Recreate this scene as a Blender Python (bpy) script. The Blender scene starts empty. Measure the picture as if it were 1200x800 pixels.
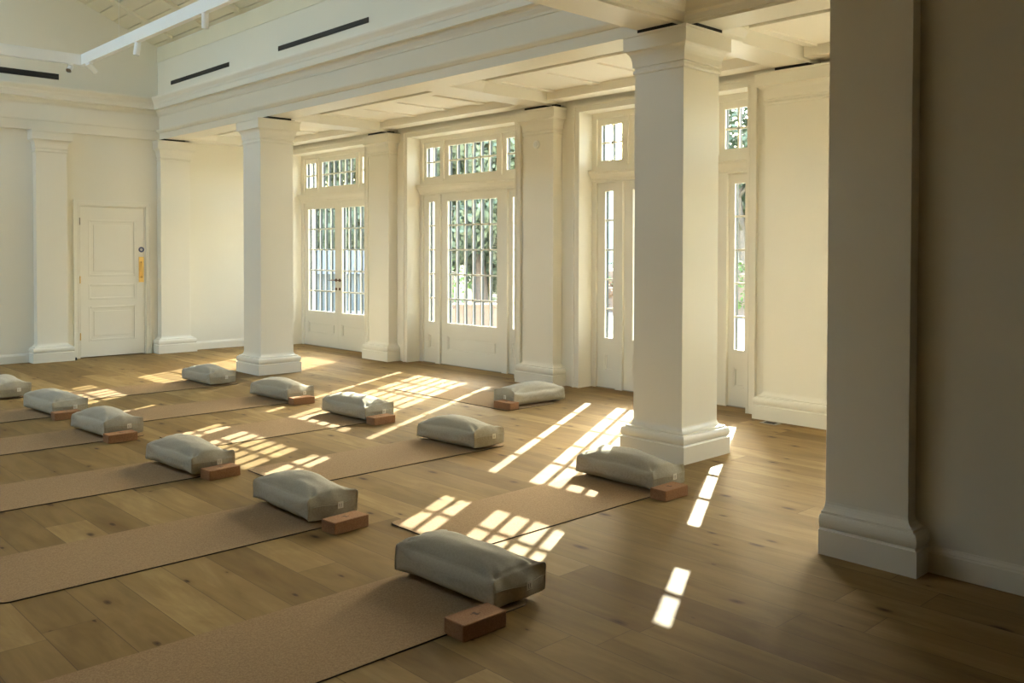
import bpy, bmesh, math, random
from mathutils import Vector, Matrix, noise
random.seed(11)
C = bpy.context.scene.collection
PI = math.pi

# ------------------------------------------------------------------ materials
def new_mat(name):
    m = bpy.data.materials.new(name); m.use_nodes = True
    nt = m.node_tree
    return m, nt, nt.nodes['Principled BSDF']
def N(nt, t, **kw):
    n = nt.nodes.new(t)
    for k, v in kw.items(): setattr(n, k, v)
    return n
def setin(n, **kw):
    for k, v in kw.items():
        n.inputs[k.replace('_', ' ')].default_value = v
def plain(name, col, rough=.5, metal=0., spec=.5, bump=0., bscale=60., var=0.):
    m, nt, p = new_mat(name)
    p.inputs['Base Color'].default_value = (*col, 1); p.inputs['Roughness'].default_value = rough
    p.inputs['Metallic'].default_value = metal; p.inputs['Specular IOR Level'].default_value = spec
    if bump or var:
        tc = N(nt, 'ShaderNodeTexCoord'); nz = N(nt, 'ShaderNodeTexNoise')
        nz.inputs['Scale'].default_value = bscale; nz.inputs['Detail'].default_value = 4
        nt.links.new(tc.outputs['Object'], nz.inputs['Vector'])
        if bump:
            b = N(nt, 'ShaderNodeBump'); b.inputs['Strength'].default_value = bump; b.inputs['Distance'].default_value = .01
            nt.links.new(nz.outputs['Fac'], b.inputs['Height']); nt.links.new(b.outputs[0], p.inputs['Normal'])
        if var:
            r = N(nt, 'ShaderNodeMix', data_type='RGBA')
            r.inputs[6].default_value = (*[c*(1-var) for c in col], 1); r.inputs[7].default_value = (*[min(1, c*(1+var)) for c in col], 1)
            nt.links.new(nz.outputs['Fac'], r.inputs[0]); nt.links.new(r.outputs[2], p.inputs['Base Color'])
    return m

PAINT = (.795, .768, .68)
M_wall = plain('wall_paint', PAINT, .65, bump=.03, bscale=90)
M_trim = plain('trim_paint', (.815, .79, .71), .38)
M_ceil = plain('ceiling_paint', (.82, .79, .71), .7)
M_dark = plain('shade_and_fitting_black', (.012, .012, .012), .8)  # black for the painted gap shade and for dark fittings
M_slot = plain('slot_black', (.015, .015, .017), .5)
M_white = plain('white_metal', (.86, .87, .86), .35)
M_brass = plain('brass', (.72, .47, .16), .32, metal=1)
M_bronze = plain('bronze', (.17, .09, .05), .35, metal=1)
M_steel = plain('steel', (.35, .33, .30), .35, metal=1)
M_spacer = plain('window_spacer', (.016, .02, .02), .5)
M_blue = plain('sign_blue', (.03, .05, .16), .4)
M_signw = plain('sign_white', (.75, .78, .8), .4)
M_rubber = plain('mat_rubber', (.03, .022, .018), .8)
M_label = plain('label_cloth', (.85, .82, .74), .8)
M_ink = plain('label_ink', (.22, .20, .17), .8)
M_stamp = plain('stamp_burnt', (.12, .065, .035), .8)
M_board = plain('ceiling_board', (.78, .74, .60), .65, var=.04, bscale=3)

M_unseen_dark = plain('unseen_dark_wall', (.07, .05, .035), .6, var=.2, bscale=6)  # dark tone added on unseen walls to dim the near zone
def glass_mat():
    m = bpy.data.materials.new('window_glass'); m.use_nodes = True; nt = m.node_tree
    for n in list(nt.nodes): nt.nodes.remove(n)
    o = N(nt, 'ShaderNodeOutputMaterial'); mx = N(nt, 'ShaderNodeMixShader')
    t = N(nt, 'ShaderNodeBsdfTransparent'); t.inputs[0].default_value = (.93, .97, .95, 1)
    g = N(nt, 'ShaderNodeBsdfGlossy'); g.inputs['Roughness'].default_value = .02
    fr = N(nt, 'ShaderNodeFresnel'); fr.inputs[0].default_value = 1.45
    ge = N(nt, 'ShaderNodeNewGeometry'); sb = N(nt, 'ShaderNodeMath', operation='SUBTRACT'); sb.inputs[0].default_value = 1
    nt.links.new(ge.outputs['Backfacing'], sb.inputs[1])      # the far face of the pane adds no second reflection
    mu = N(nt, 'ShaderNodeMath', operation='MULTIPLY'); nt.links.new(fr.outputs[0], mu.inputs[0]); nt.links.new(sb.outputs[0], mu.inputs[1])
    nt.links.new(mu.outputs[0], mx.inputs[0]); nt.links.new(t.outputs[0], mx.inputs[1]); nt.links.new(g.outputs[0], mx.inputs[2])
    nt.links.new(mx.outputs[0], o.inputs[0]); return m
M_glass = glass_mat()

def floor_mat():
    m, nt, p = new_mat('oak_floor'); L = nt.links.new
    tc = N(nt, 'ShaderNodeTexCoord'); sx = N(nt, 'ShaderNodeSeparateXYZ'); L(tc.outputs['Object'], sx.inputs[0])
    def mth(op, a, b=None, c=None):
        n = N(nt, 'ShaderNodeMath', operation=op)
        for i, v in enumerate((a, b, c)):
            if v is None: continue
            if isinstance(v, (int, float)): n.inputs[i].default_value = v
            else: L(v, n.inputs[i])
        return n.outputs[0]
    W, LEN = .215, 1.9
    u = mth('DIVIDE', sx.outputs[0], W); row = mth('FLOOR', u); fu = mth('FRACT', u)
    wn = N(nt, 'ShaderNodeTexWhiteNoise', noise_dimensions='1D'); L(row, wn.inputs['W'])
    v = mth('ADD', mth('DIVIDE', sx.outputs[1], LEN), mth('MULTIPLY', wn.outputs[0], 7.3)); colm = mth('FLOOR', v); fv = mth('FRACT', v)
    cid = N(nt, 'ShaderNodeCombineXYZ'); L(row, cid.inputs[0]); L(colm, cid.inputs[1])
    w2 = N(nt, 'ShaderNodeTexWhiteNoise', noise_dimensions='3D'); L(cid.outputs[0], w2.inputs['Vector'])
    # second random
    w3 = N(nt, 'ShaderNodeTexWhiteNoise', noise_dimensions='4D'); L(cid.outputs[0], w3.inputs['Vector']); w3.inputs['W'].default_value = 3.7
    # grain coords, offset per plank
    off = N(nt, 'ShaderNodeVectorMath', operation='MULTIPLY_ADD'); L(w2.outputs['Color'], off.inputs[0]); off.inputs[1].default_value = (13, 17, 11)
    L(tc.outputs['Object'], off.inputs[2])
    mp = N(nt, 'ShaderNodeMapping'); mp.inputs['Scale'].default_value = (22, 1.6, 1); L(off.outputs[0], mp.inputs[0])
    g1 = N(nt, 'ShaderNodeTexNoise'); setin(g1, Scale=1.0, Detail=7, Roughness=.62, Distortion=.6); L(mp.outputs[0], g1.inputs['Vector'])
    mp2 = N(nt, 'ShaderNodeMapping'); mp2.inputs['Scale'].default_value = (6, 1.2, 1); L(off.outputs[0], mp2.inputs[0])
    g2 = N(nt, 'ShaderNodeTexNoise'); setin(g2, Scale=1.0, Detail=4, Roughness=.6, Distortion=1.2); L(mp2.outputs[0], g2.inputs['Vector'])
    # knots
    mp3 = N(nt, 'ShaderNodeMapping'); mp3.inputs['Scale'].default_value = (5.2, 2.3, 1); L(off.outputs[0], mp3.inputs[0])
    vo = N(nt, 'ShaderNodeTexVoronoi', voronoi_dimensions='2D'); setin(vo, Scale=1.0, Randomness=1.0); L(mp3.outputs[0], vo.inputs['Vector'])
    sel = N(nt, 'ShaderNodeSeparateColor'); L(vo.outputs['Color'], sel.inputs[0])
    gate = mth('LESS_THAN', sel.outputs[0], .42)
    size = mth('MULTIPLY_ADD', sel.outputs[1], .09, .03)
    dist = mth('ADD', vo.outputs['Distance'], mth('MULTIPLY', mth('SUBTRACT', g1.outputs[0], .5), .16))
    kn = N(nt, 'ShaderNodeMapRange'); L(dist, kn.inputs[0]); kn.inputs[1].default_value = 0; L(size, kn.inputs[2]); kn.inputs[3].default_value = 1; kn.inputs[4].default_value = 0
    core = mth('MULTIPLY', mth('POWER', kn.outputs[0], .7), gate)
    kh = N(nt, 'ShaderNodeMapRange'); L(dist, kh.inputs[0]); kh.inputs[1].default_value = 0; L(mth('MULTIPLY', size, 3.2), kh.inputs[2]); kh.inputs[3].default_value = .55; kh.inputs[4].default_value = 0
    halo = mth('MULTIPLY', kh.outputs[0], gate)
    ramp = N(nt, 'ShaderNodeValToRGB'); e = ramp.color_ramp.elements
    e[0].position = .0; e[0].color = (.140, .080, .027, 1); e[1].position = 1; e[1].color = (.37, .258, .112, 1)
    for pos, c in ((.3, (.195, .122, .044, 1)), (.65, (.265, .172, .067, 1))):
        q = ramp.color_ramp.elements.new(pos); q.color = c
    tone = mth('ADD', mth('MULTIPLY', w3.outputs[0], .62), mth('ADD', mth('MULTIPLY', mth('SUBTRACT', g2.outputs[0], .5), .9), .17))
    tone = mth('ADD', tone, mth('MULTIPLY', mth('SUBTRACT', g1.outputs[0], .5), .55))
    L(tone, ramp.inputs[0])
    m1 = N(nt, 'ShaderNodeMix', data_type='RGBA'); L(halo, m1.inputs[0]); L(ramp.outputs[0], m1.inputs[6]); m1.inputs[7].default_value = (.15, .08, .03, 1)
    m2 = N(nt, 'ShaderNodeMix', data_type='RGBA'); L(core, m2.inputs[0]); L(m1.outputs[2], m2.inputs[6]); m2.inputs[7].default_value = (.045, .022, .009, 1)
    # seams
    eu = mth('MINIMUM', fu, mth('SUBTRACT', 1.0, fu)); ev = mth('MINIMUM', fv, mth('SUBTRACT', 1.0, fv))
    su = mth('LESS_THAN', eu, .0016/W); sv = mth('LESS_THAN', ev, .0014/LEN); seam = mth('MAXIMUM', su, sv)
    m3 = N(nt, 'ShaderNodeMix', data_type='RGBA'); L(mth('MULTIPLY', seam, .75), m3.inputs[0]); L(m2.outputs[2], m3.inputs[6]); m3.inputs[7].default_value = (.09, .055, .03, 1)
    L(m3.outputs[2], p.inputs['Base Color'])
    rr = mth('MULTIPLY_ADD', g1.outputs[0], .2, .50); L(rr, p.inputs['Roughness'])
    p.inputs['Specular IOR Level'].default_value = .11
    h = mth('SUBTRACT', mth('MULTIPLY', g1.outputs[0], .25), seam)
    b = N(nt, 'ShaderNodeBump'); b.inputs['Strength'].default_value = .22; b.inputs['Distance'].default_value = .002
    L(h, b.inputs['Height']); L(b.outputs[0], p.inputs['Normal'])
    return m
M_floor = floor_mat()

def cork_mat(name, c1, c2, scale, rough=.85):
    m, nt, p = new_mat(name); L = nt.links.new
    tc = N(nt, 'ShaderNodeTexCoord'); vo = N(nt, 'ShaderNodeTexVoronoi'); vo.inputs['Scale'].default_value = scale
    L(tc.outputs['Object'], vo.inputs['Vector'])
    nz = N(nt, 'ShaderNodeTexNoise'); nz.inputs['Scale'].default_value = scale*.6; nz.inputs['Detail'].default_value = 5
    L(tc.outputs['Object'], nz.inputs['Vector'])
    s = N(nt, 'ShaderNodeSeparateColor'); L(vo.outputs['Color'], s.inputs[0])
    a = N(nt, 'ShaderNodeMath', operation='MULTIPLY_ADD'); L(s.outputs[0], a.inputs[0]); a.inputs[1].default_value = .55
    b0 = N(nt, 'ShaderNodeMath', operation='MULTIPLY'); L(nz.outputs[0], b0.inputs[0]); b0.inputs[1].default_value = .5; L(b0.outputs[0], a.inputs[2])
    mx = N(nt, 'ShaderNodeMix', data_type='RGBA'); mx.inputs[6].default_value = (*c1, 1); mx.inputs[7].default_value = (*c2, 1)
    L(a.outputs[0], mx.inputs[0]); L(mx.outputs[2], p.inputs['Base Color']); p.inputs['Roughness'].default_value = rough
    p.inputs['Specular IOR Level'].default_value = .2
    b = N(nt, 'ShaderNodeBump'); b.inputs['Strength'].default_value = .3; b.inputs['Distance'].default_value = .002
    L(a.outputs[0], b.inputs['Height']); L(b.outputs[0], p.inputs['Normal'])
    return m
M_mat = cork_mat('cork_mat', (.215, .132, .062), (.375, .252, .136), 220)
M_block = cork_mat('cork_block', (.255, .125, .058), (.40, .22, .115), 240)

def linen_mat():
    m, nt, p = new_mat('linen'); L = nt.links.new
    tc = N(nt, 'ShaderNodeTexCoord')
    w1 = N(nt, 'ShaderNodeTexWave'); setin(w1, Scale=150, Distortion=2.5, Detail=2); w1.bands_direction = 'X'
    w2 = N(nt, 'ShaderNodeTexWave'); setin(w2, Scale=150, Distortion=2.5, Detail=2); w2.bands_direction = 'Y'
    nz = N(nt, 'ShaderNodeTexNoise'); setin(nz, Scale=90, Detail=5)
    for n in (w1, w2, nz): L(tc.outputs['Object'], n.inputs['Vector'])
    a = N(nt, 'ShaderNodeMath', operation='ADD'); L(w1.outputs['Fac'], a.inputs[0]); L(w2.outputs['Fac'], a.inputs[1])
    b0 = N(nt, 'ShaderNodeMath', operation='MULTIPLY_ADD'); L(a.outputs[0], b0.inputs[0]); b0.inputs[1].default_value = .3; L(nz.outputs[0], b0.inputs[2])
    mx = N(nt, 'ShaderNodeMix', data_type='RGBA'); mx.inputs[6].default_value = (.29, .262, .198, 1); mx.inputs[7].default_value = (.44, .402, .31, 1)
    L(b0.outputs[0], mx.inputs[0]); L(mx.outputs[2], p.inputs['Base Color']); p.inputs['Roughness'].default_value = .9
    p.inputs['Specular IOR Level'].default_value = .15; p.inputs['Sheen Weight'].default_value = .25
    b = N(nt, 'ShaderNodeBump'); b.inputs['Strength'].default_value = .25; b.inputs['Distance'].default_value = .0015
    L(b0.outputs[0], b.inputs['Height']); L(b.outputs[0], p.inputs['Normal'])
    return m
M_linen = linen_mat()

def leaf_mat(name, c1, c2):
    m, nt, p = new_mat(name); L = nt.links.new
    oi = N(nt, 'ShaderNodeNewGeometry'); nz = N(nt, 'ShaderNodeTexNoise'); nz.inputs['Scale'].default_value = 1.3
    tc = N(nt, 'ShaderNodeTexCoord'); L(tc.outputs['Object'], nz.inputs['Vector'])
    mx = N(nt, 'ShaderNodeMix', data_type='RGBA'); mx.inputs[6].default_value = (*c1, 1); mx.inputs[7].default_value = (*c2, 1)
    a = N(nt, 'ShaderNodeMath', operation='MULTIPLY_ADD'); L(oi.outputs['Random Per Island'], a.inputs[0]); a.inputs[1].default_value = .6
    b = N(nt, 'ShaderNodeMath', operation='MULTIPLY'); L(nz.outputs[0], b.inputs[0]); b.inputs[1].default_value = .5; L(b.outputs[0], a.inputs[2])
    L(a.outputs[0], mx.inputs[0]); L(mx.outputs[2], p.inputs['Base Color'])
    p.inputs['Roughness'].default_value = .6
    return m
M_leaf = leaf_mat('tree_leaves', (.065, .085, .05), (.16, .19, .115))
M_leafp = leaf_mat('pale_leaves', (.10, .125, .075), (.23, .26, .16))
M_hedge = leaf_mat('hedge_leaves', (.05, .11, .02), (.20, .30, .07))
M_copper = leaf_mat('copper_leaves', (.12, .05, .02), (.30, .17, .07))
M_bark = plain('bark', (.30, .215, .17), .9, bump=.5, bscale=12, var=.25)
M_terrace = plain('terrace_stone', (.40, .37, .31), .85, var=.08, bscale=2)
M_lawn = plain('lawn_grass', (.06, .095, .03), .95, var=.25, bscale=5)
M_stone = plain('garden_stone', (.21, .155, .125), .9, bump=.5, bscale=9, var=.2)
M_slate = plain('slate_blue', (.11, .135, .16), .6, var=.1, bscale=4)
M_render = plain('outside_render', (.16, .18, .19), .8)
M_hill = plain('hill_haze_green', (.12, .15, .145), 1, var=.2, bscale=.05)  # distance haze is mixed into this pale colour

# ------------------------------------------------------------------ mesh helpers
def bx(bm, x0, x1, y0, y1, z0, z1):
    x0, x1 = min(x0, x1), max(x0, x1); y0, y1 = min(y0, y1), max(y0, y1); z0, z1 = min(z0, z1), max(z0, z1)
    v = [bm.verts.new(p) for p in ((x0,y0,z0),(x1,y0,z0),(x1,y1,z0),(x0,y1,z0),(x0,y0,z1),(x1,y0,z1),(x1,y1,z1),(x0,y1,z1))]
    for f in ((0,3,2,1),(4,5,6,7),(0,1,5,4),(1,2,6,5),(2,3,7,6),(3,0,4,7)): bm.faces.new([v[i] for i in f])
def rings(bm, rects, close_top=True, close_bottom=True):
    """rects: list of (x0,x1,y0,y1,z): lofted stack of rectangles"""
    R = []
    for x0, x1, y0, y1, z in rects:
        R.append([bm.verts.new(p) for p in ((x0,y0,z),(x1,y0,z),(x1,y1,z),(x0,y1,z))])
    for a, b in zip(R, R[1:]):
        for i in range(4):
            j = (i+1) % 4; bm.faces.new((a[i], a[j], b[j], b[i]))
    if close_bottom: bm.faces.new(R[0][::-1])
    if close_top: bm.faces.new(R[-1])
def sweep(bm, prof, pts, closed=False):
    """prof: closed list (d,z); d = distance to the LEFT normal of path. pts: 2-D path; mitred."""
    n = len(pts); V = []
    for i, p in enumerate(pts):
        p = Vector(p)
        def nrm(a, b):
            t = (Vector(b)-Vector(a)).normalized(); return Vector((-t.y, t.x))
        if closed: n1 = nrm(pts[i-1], pts[i]); n2 = nrm(pts[i], pts[(i+1) % n])
        else:
            n1 = nrm(pts[i-1], pts[i]) if i > 0 else nrm(pts[i], pts[i+1])
            n2 = nrm(pts[i], pts[i+1]) if i < n-1 else n1
        m = (n1+n2); m = m/ (m.dot(n1)) if m.length > 1e-6 else n1
        V.append([bm.verts.new((p.x+m.x*d, p.y+m.y*d, z)) for d, z in prof])
    k = len(prof)
    for i in range(n if closed else n-1):
        a, b = V[i], V[(i+1) % n]
        for q in range(k): bm.faces.new((a[q], a[(q+1) % k], b[(q+1) % k], b[q]))
    if not closed: bm.faces.new(V[0][::-1]); bm.faces.new(V[-1])
def cyl(bm, p0, p1, r0, r1=None, seg=16, caps=True):
    r1 = r0 if r1 is None else r1
    p0 = Vector(p0); p1 = Vector(p1); d = (p1-p0).normalized()
    a = d.orthogonal().normalized(); b = d.cross(a)
    A = [bm.verts.new(p0+a*math.cos(t)*r0+b*math.sin(t)*r0) for t in [2*PI*i/seg for i in range(seg)]]
    B = [bm.verts.new(p1+a*math.cos(t)*r1+b*math.sin(t)*r1) for t in [2*PI*i/seg for i in range(seg)]]
    for i in range(seg):
        j = (i+1) % seg; bm.faces.new((A[i], A[j], B[j], B[i]))
    if caps: bm.faces.new(A[::-1]); bm.faces.new(B)
def tube(bm, pts, r, seg=8):
    pts = [Vector(p) for p in pts]; prev = None
    t0 = (pts[1]-pts[0]).normalized(); a = t0.orthogonal().normalized()
    for i, p in enumerate(pts):
        t = ((pts[min(i+1, len(pts)-1)])-pts[max(i-1, 0)]).normalized()
        a = (a - t*a.dot(t)).normalized(); b = t.cross(a)
        ring = [bm.verts.new(p+(a*math.cos(2*PI*k/seg)+b*math.sin(2*PI*k/seg))*r) for k in range(seg)]
        if prev:
            for k in range(seg): bm.faces.new((prev[k], prev[(k+1) % seg], ring[(k+1) % seg], ring[k]))
        else: bm.faces.new(ring[::-1])
        prev = ring
    bm.faces.new(prev)
def obj(name, bm, mat, parent=None, smooth=False, bevel=0., loc=None):
    bmesh.ops.recalc_face_normals(bm, faces=bm.faces)
    me = bpy.data.meshes.new(name); bm.to_mesh(me); bm.free(); me.materials.append(mat)
    if smooth:
        for p in me.polygons: p.use_smooth = True
    o = bpy.data.objects.new(name, me); C.objects.link(o)
    if parent: o.parent = parent
    if loc: o.location = loc
    if bevel:
        b = o.modifiers.new('bevel', 'BEVEL'); b.width = bevel; b.segments = 2; b.limit_method = 'ANGLE'
    return o
def B(): return bmesh.new()
def tag(o, label=None, cat=None, group=None, kind=None):
    if label: o['label'] = label
    if cat: o['category'] = cat
    if group: o['group'] = group
    if kind: o['kind'] = kind
    return o
def empty(name, loc, rz=0):
    o = bpy.data.objects.new(name, None); C.objects.link(o); o.location = loc; o.rotation_euler = (0, 0, rz); o.empty_display_size = .1
    return o
def struct(name, bm, mat, label, cat='wall', **kw):
    return tag(obj(name, bm, mat, **kw), label, cat, kind='structure')
def copy_tree(o, parent=None):
    c = o.copy(); C.objects.link(c); c.parent = parent
    for ch in list(o.children): copy_tree(ch, c)
    return c

# ------------------------------------------------------------------ measured layout (metres; camera stands at 0,0,1.5)
WX = 7.36           # inner face of the window wall
YB = 13.20          # inner face of the back wall
XL = -2.3           # inner face of the far-left wall (out of frame)
YN = -3.4           # wall behind the camera
ZS = 3.115          # soffit height of the beams
OPEN = [2.515, 5.640, 8.757, 11.868]   # centres of the glazed openings
GX = 7.60           # glass plane
HW, HZ = 1.06, 3.03 # opening half width / head height

# floor -------------------------------------------------------------
bm = B(); bx(bm, XL-.2, WX+.46, YN-.2, YB+.2, -.12, 0)
struct('floor', bm, M_floor, 'rustic oak plank floor with dark knots across the whole studio', 'floor')

# window wall with four openings ------------------------------------
bm = B()
ys = [YN-.2] 
for c in OPEN: ys += [c-HW, c+HW]
ys += [YB+.2]
WO = 7.84
for i in range(0, len(ys), 2): bx(bm, WX, WO, ys[i], ys[i+1], 0, 3.6)
for c in OPEN: bx(bm, WX, WO, c-HW, c+HW, HZ, 3.6)
struct('wall_right', bm, M_wall, 'cream painted wall pierced by the tall glazed garden doors')
# back wall (door opening cut by building it in pieces) ---------------
DX0, DX1, DZ = 4.235, 5.155, 2.125
bm = B()
bx(bm, XL-.2, DX0, YB, YB+.25, 0, 7.0); bx(bm, DX1, WX, YB, YB+.25, 0, 3.6); bx(bm, DX0, DX1, YB, YB+.25, DZ, 7.0)
bx(bm, DX1, 5.36, YB, YB+.25, 3.6, 7.0)
struct('wall_back', bm, M_wall, 'plain cream end wall behind the white panelled door')
# block of wall at the right with the near pilaster on its end --------
bm = B(); bx(bm, 4.335, 5.67, YN-.2, 2.2, 0, 3.3)
struct('wall_near', bm, M_wall, 'shaded cream wall at the right edge beyond the nearest pilaster')
bm = B(); bx(bm, XL-.2, WX+.4, YN-.25, YN, 0, 3.6)
struct('wall_front', bm, M_unseen_dark, 'unseen wall behind the viewer, darkened to cut bounce light')
# left wall with an unseen window added to light the hall --------------------------------
LW = [(11.2, 12.8)]
LZ0, LZ1 = .9, 2.9
bm = B(); prev = 4.2
for a, b in LW:
    bx(bm, XL-.3, XL, prev, a, 0, 4.5); bx(bm, XL-.3, XL, a, b, 0, LZ0); bx(bm, XL-.3, XL, a, b, LZ1, 4.5); prev = b
bx(bm, XL-.3, XL, prev, YB+.2, 0, 4.5)
struct('wall_left', bm, M_wall, 'long wall opposite the garden doors with a window added for light')
bm = B(); bx(bm, XL-.3, XL, YN-.2, 4.2, 0, 4.5); struct('wall_left_near', bm, M_unseen_dark, 'unseen wall left of the viewer, darkened to dim the near zone')
for k, (a, b) in enumerate(LW):
    r = tag(empty('window_%d' % (k+1), (XL-.15, (a+b)/2, LZ0)), 'unseen side window added to light the hall', 'window', 'added windows of the far side', 'structure')
    bm = B(); h = LZ1-LZ0; w = b-a
    for s in (-1, 1): bx(bm, -.03, .03, s*w/2, s*(w/2-.07), 0, h)
    bx(bm, -.03, .03, -w/2, w/2, 0, .07); bx(bm, -.03, .03, -w/2, w/2, h-.07, h)
    for q in range(1, 4): bx(bm, -.015, .015, -w/2+w*q/4-.015, -w/2+w*q/4+.015, .07, h-.07)
    for q in range(1, 5): bx(bm, -.015, .015, -w/2+.07, w/2-.07, h*q/5-.015, h*q/5+.015)
    obj('window_frame', bm, M_trim, r)
    bm = B(); bx(bm, -.003, .003, -w/2+.06, w/2-.06, .06, h-.06); obj('glass', bm, M_glass, r)

# ------------------------------------------------------------------ hall upper walls and roof
ZR0 = 4.45; SL = .44; XR = (5.36+XL)/2; ZRG = ZR0 + (5.36-XR)*SL
bm = B(); bx(bm, 5.345, 5.67, 4.22, YB, 3.70, ZR0+.2)
struct('wall_upper_right', bm, M_wall, 'upper wall band above the cornice with the black slots')
bm = B(); bx(bm, XL, 5.67, 3.88, 4.2, 3.70, 7.0)
struct('wall_gable', bm, M_wall, 'gable above the cross beam')
# slope boards: real separate boards with shadow gaps; unseen rooflights added in the far slope
RL = [(5.7, 7.3), (8.3, 9.9), (10.9, 12.5)]; RD0, RD1 = .55, 2.75     # y spans, distance from the ridge along x
nb = 21
run = 5.36+.12-XR
HEXF = ((0,3,2,1),(4,5,6,7),(0,1,5,4),(1,2,6,5),(2,3,7,6),(3,0,4,7))
def slab(bm, side, d0, d1, y0, y1, z0, z1):
    """piece of a roof slope between distances d0,d1 from the ridge, offsets z0..z1 above the board line"""
    q = [(XR+side*d0, ZRG-d0*SL), (XR+side*d1, ZRG-d1*SL)]
    (xa, za), (xb, zb) = q
    v = [bm.verts.new(p) for p in ((xa, y0, za+z0), (xb, y0, zb+z0), (xb, y1, zb+z0), (xa, y1, za+z0), (xa, y0, za+z1), (xb, y0, zb+z1), (xb, y1, zb+z1), (xa, y1, za+z1))]
    for f in HEXF: bm.faces.new([v[i2] for i2 in f])
def spans(side, d0, d1, y0, y1):
    if side > 0 or d1 <= RD0 or d0 >= RD1: return [(y0, y1)]
    out = []; y = y0
    for a, b in RL: out.append((y, a)); y = b
    return out+[(y, y1)]
for side in (1, -1):
    bm = B()
    for i in range(nb):
        if side > 0: a, b = i/nb*run, (i+1)/nb*run-.016
        else: a, b = i/nb*run, (i+1)/nb*run-.016
        for ya, yb in spans(side, a+.02, b-.02, 3.9, YB): slab(bm, side, a, b, ya, yb, 0, .02)
    struct('ceiling_boards', bm, M_board, 'pitched ceiling of long painted boards over the hall, %s slope' % ('window side' if side > 0 else 'far side'), 'ceiling')
bm = B()
slab(bm, 1, 0, run+.3, 3.8, YB+.2, .05, .25)
kd = [i/nb*run for i in range(nb+1)]
d0 = min(kd, key=lambda q: abs(q-RD0)); d1 = min(kd, key=lambda q: abs(q-RD1))
slab(bm, -1, 0, d0, 3.8, YB+.2, .05, .25); slab(bm, -1, d1, run+.3, 3.8, YB+.2, .05, .25)
for ya, yb in spans(-1, RD0+.1, RD1-.1, 3.8, YB+.2): slab(bm, -1, d0, d1, ya, yb, .05, .25)
struct('ceiling_roof', bm, M_board, 'roof deck above the painted boards', 'ceiling')
for k, (a, b) in enumerate(RL):     # added rooflights for the hall light; tall curbs keep the sun out
    bm = B()
    slab(bm, -1, d0-.06, d0, a-.06, b+.06, 0.0, .62); slab(bm, -1, d1, d1+.06, a-.06, b+.06, 0.0, .62)
    slab(bm, -1, d0, d1, a-.06, a, 0.0, .62); slab(bm, -1, d0, d1, b, b+.06, 0.0, .62)
    r = struct('window_%d' % (k+3), bm, M_trim, 'unseen rooflight added in the far slope to light the hall', 'rooflight')
    bm = B(); slab(bm, -1, d0, d1, a, b, .58, .59); obj('glass', bm, M_glass, r)
# rafters on the boards' underside
for side in (1, -1):
    y = 4.55
    while y < 13.1:
        if side < 0 and any(a-.1 < y < b+.1 for a, b in RL): y += .995; continue
        bm = B()
        xa, xb = (XR, XR+side*(run-.22)); za = ZRG-.001; zb = ZRG-(run-.22)*SL-.001
        v = [bm.verts.new(p) for p in ((xa, y-.045, za-.05), (xb, y-.045, zb-.05), (xb, y+.045, zb-.05), (xa, y+.045, za-.05), (xa, y-.045, za), (xb, y-.045, zb), (xb, y+.045, zb), (xa, y+.045, za))]
        for f in ((0,3,2,1),(4,5,6,7),(0,1,5,4),(1,2,6,5),(2,3,7,6),(3,0,4,7)): bm.faces.new([v[i2] for i2 in f])
        struct('trim_rafter', bm, M_board, 'painted batten across the pitched boards', 'ceiling batten')
        y += .995
# sloping plaster strip between wall top and boards (crease line)
bm = B(); bx(bm, 5.338, 5.3449, 4.2, YB, 4.235, 4.44)
struct('trim_wallplate', bm, M_board, 'thin painted strip under the boards', 'trim')

# ------------------------------------------------------------------ colonnade beam, entablature, cross beams
# colonnade beam: profile in (d = distance toward the hall, z)
bm = B(); bx(bm, 5.35, 5.67, 2.2, YB, ZS, 3.70)
struct('trim_beam', bm, M_trim, 'long beam resting on the two free columns', 'beam')
ent = [(0, 3.205), (.018, 3.208), (.042, 3.235), (.045, 3.252), (0, 3.262)]
corn = [(0, 3.45), (.012, 3.45), (.018, 3.47), (.045, 3.505), (.05, 3.53), (.10, 3.535), (.105, 3.60), (.112, 3.605), (.118, 3.63), (.15, 3.672), (.155, 3.69), (.155, 3.70), (0, 3.70)]
path = [(5.35, 4.2), (5.35, YB), (XL, YB), (XL, 4.2)]   # left normal points into the hall
bm = B(); sweep(bm, ent, path, True); struct('trim_architrave', bm, M_trim, 'thin stepped moulding under the frieze around the hall', 'moulding')
bm = B(); sweep(bm, corn, path, True); struct('trim_cornice', bm, M_trim, 'deep white cornice running round the hall above the columns', 'cornice')
bm = B(); bx(bm, XL, 5.35, YB-.035, YB, ZS-.01, 3.45); bx(bm, XL, XL+.035, 4.2, YB-.04, ZS+.28, 3.45)
struct('trim_frieze', bm, M_trim, 'flat frieze band along the end wall above the pilasters', 'moulding')
# cross beams
bm = B(); bx(bm, XL, 5.35, 3.88, 4.2, ZS, 3.70)
struct('trim_crossbeam', bm, M_trim, 'cross beam from the near free column across the hall', 'beam')
YC = [4.05, 7.09, 10.22]
for k, y in enumerate(YC):
    bm = B(); bx(bm, 5.67, WX, y-.165, y+.165, ZS, 3.5)
    struct('trim_crossbeam', bm, M_trim, 'short cross beam over the aisle between colonnade and window wall', 'beam')
bm = B(); bx(bm, 5.67, WX, 12.95, YB, ZS, 3.5); struct('trim_crossbeam', bm, M_trim, 'short beam against the end wall over the aisle', 'beam')
bm = B(); bx(bm, 5.67, WX, 0.9, 1.2, ZS, 3.5); struct('trim_crossbeam', bm, M_trim, 'short aisle beam beyond the nearest pilaster', 'beam')
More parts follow.
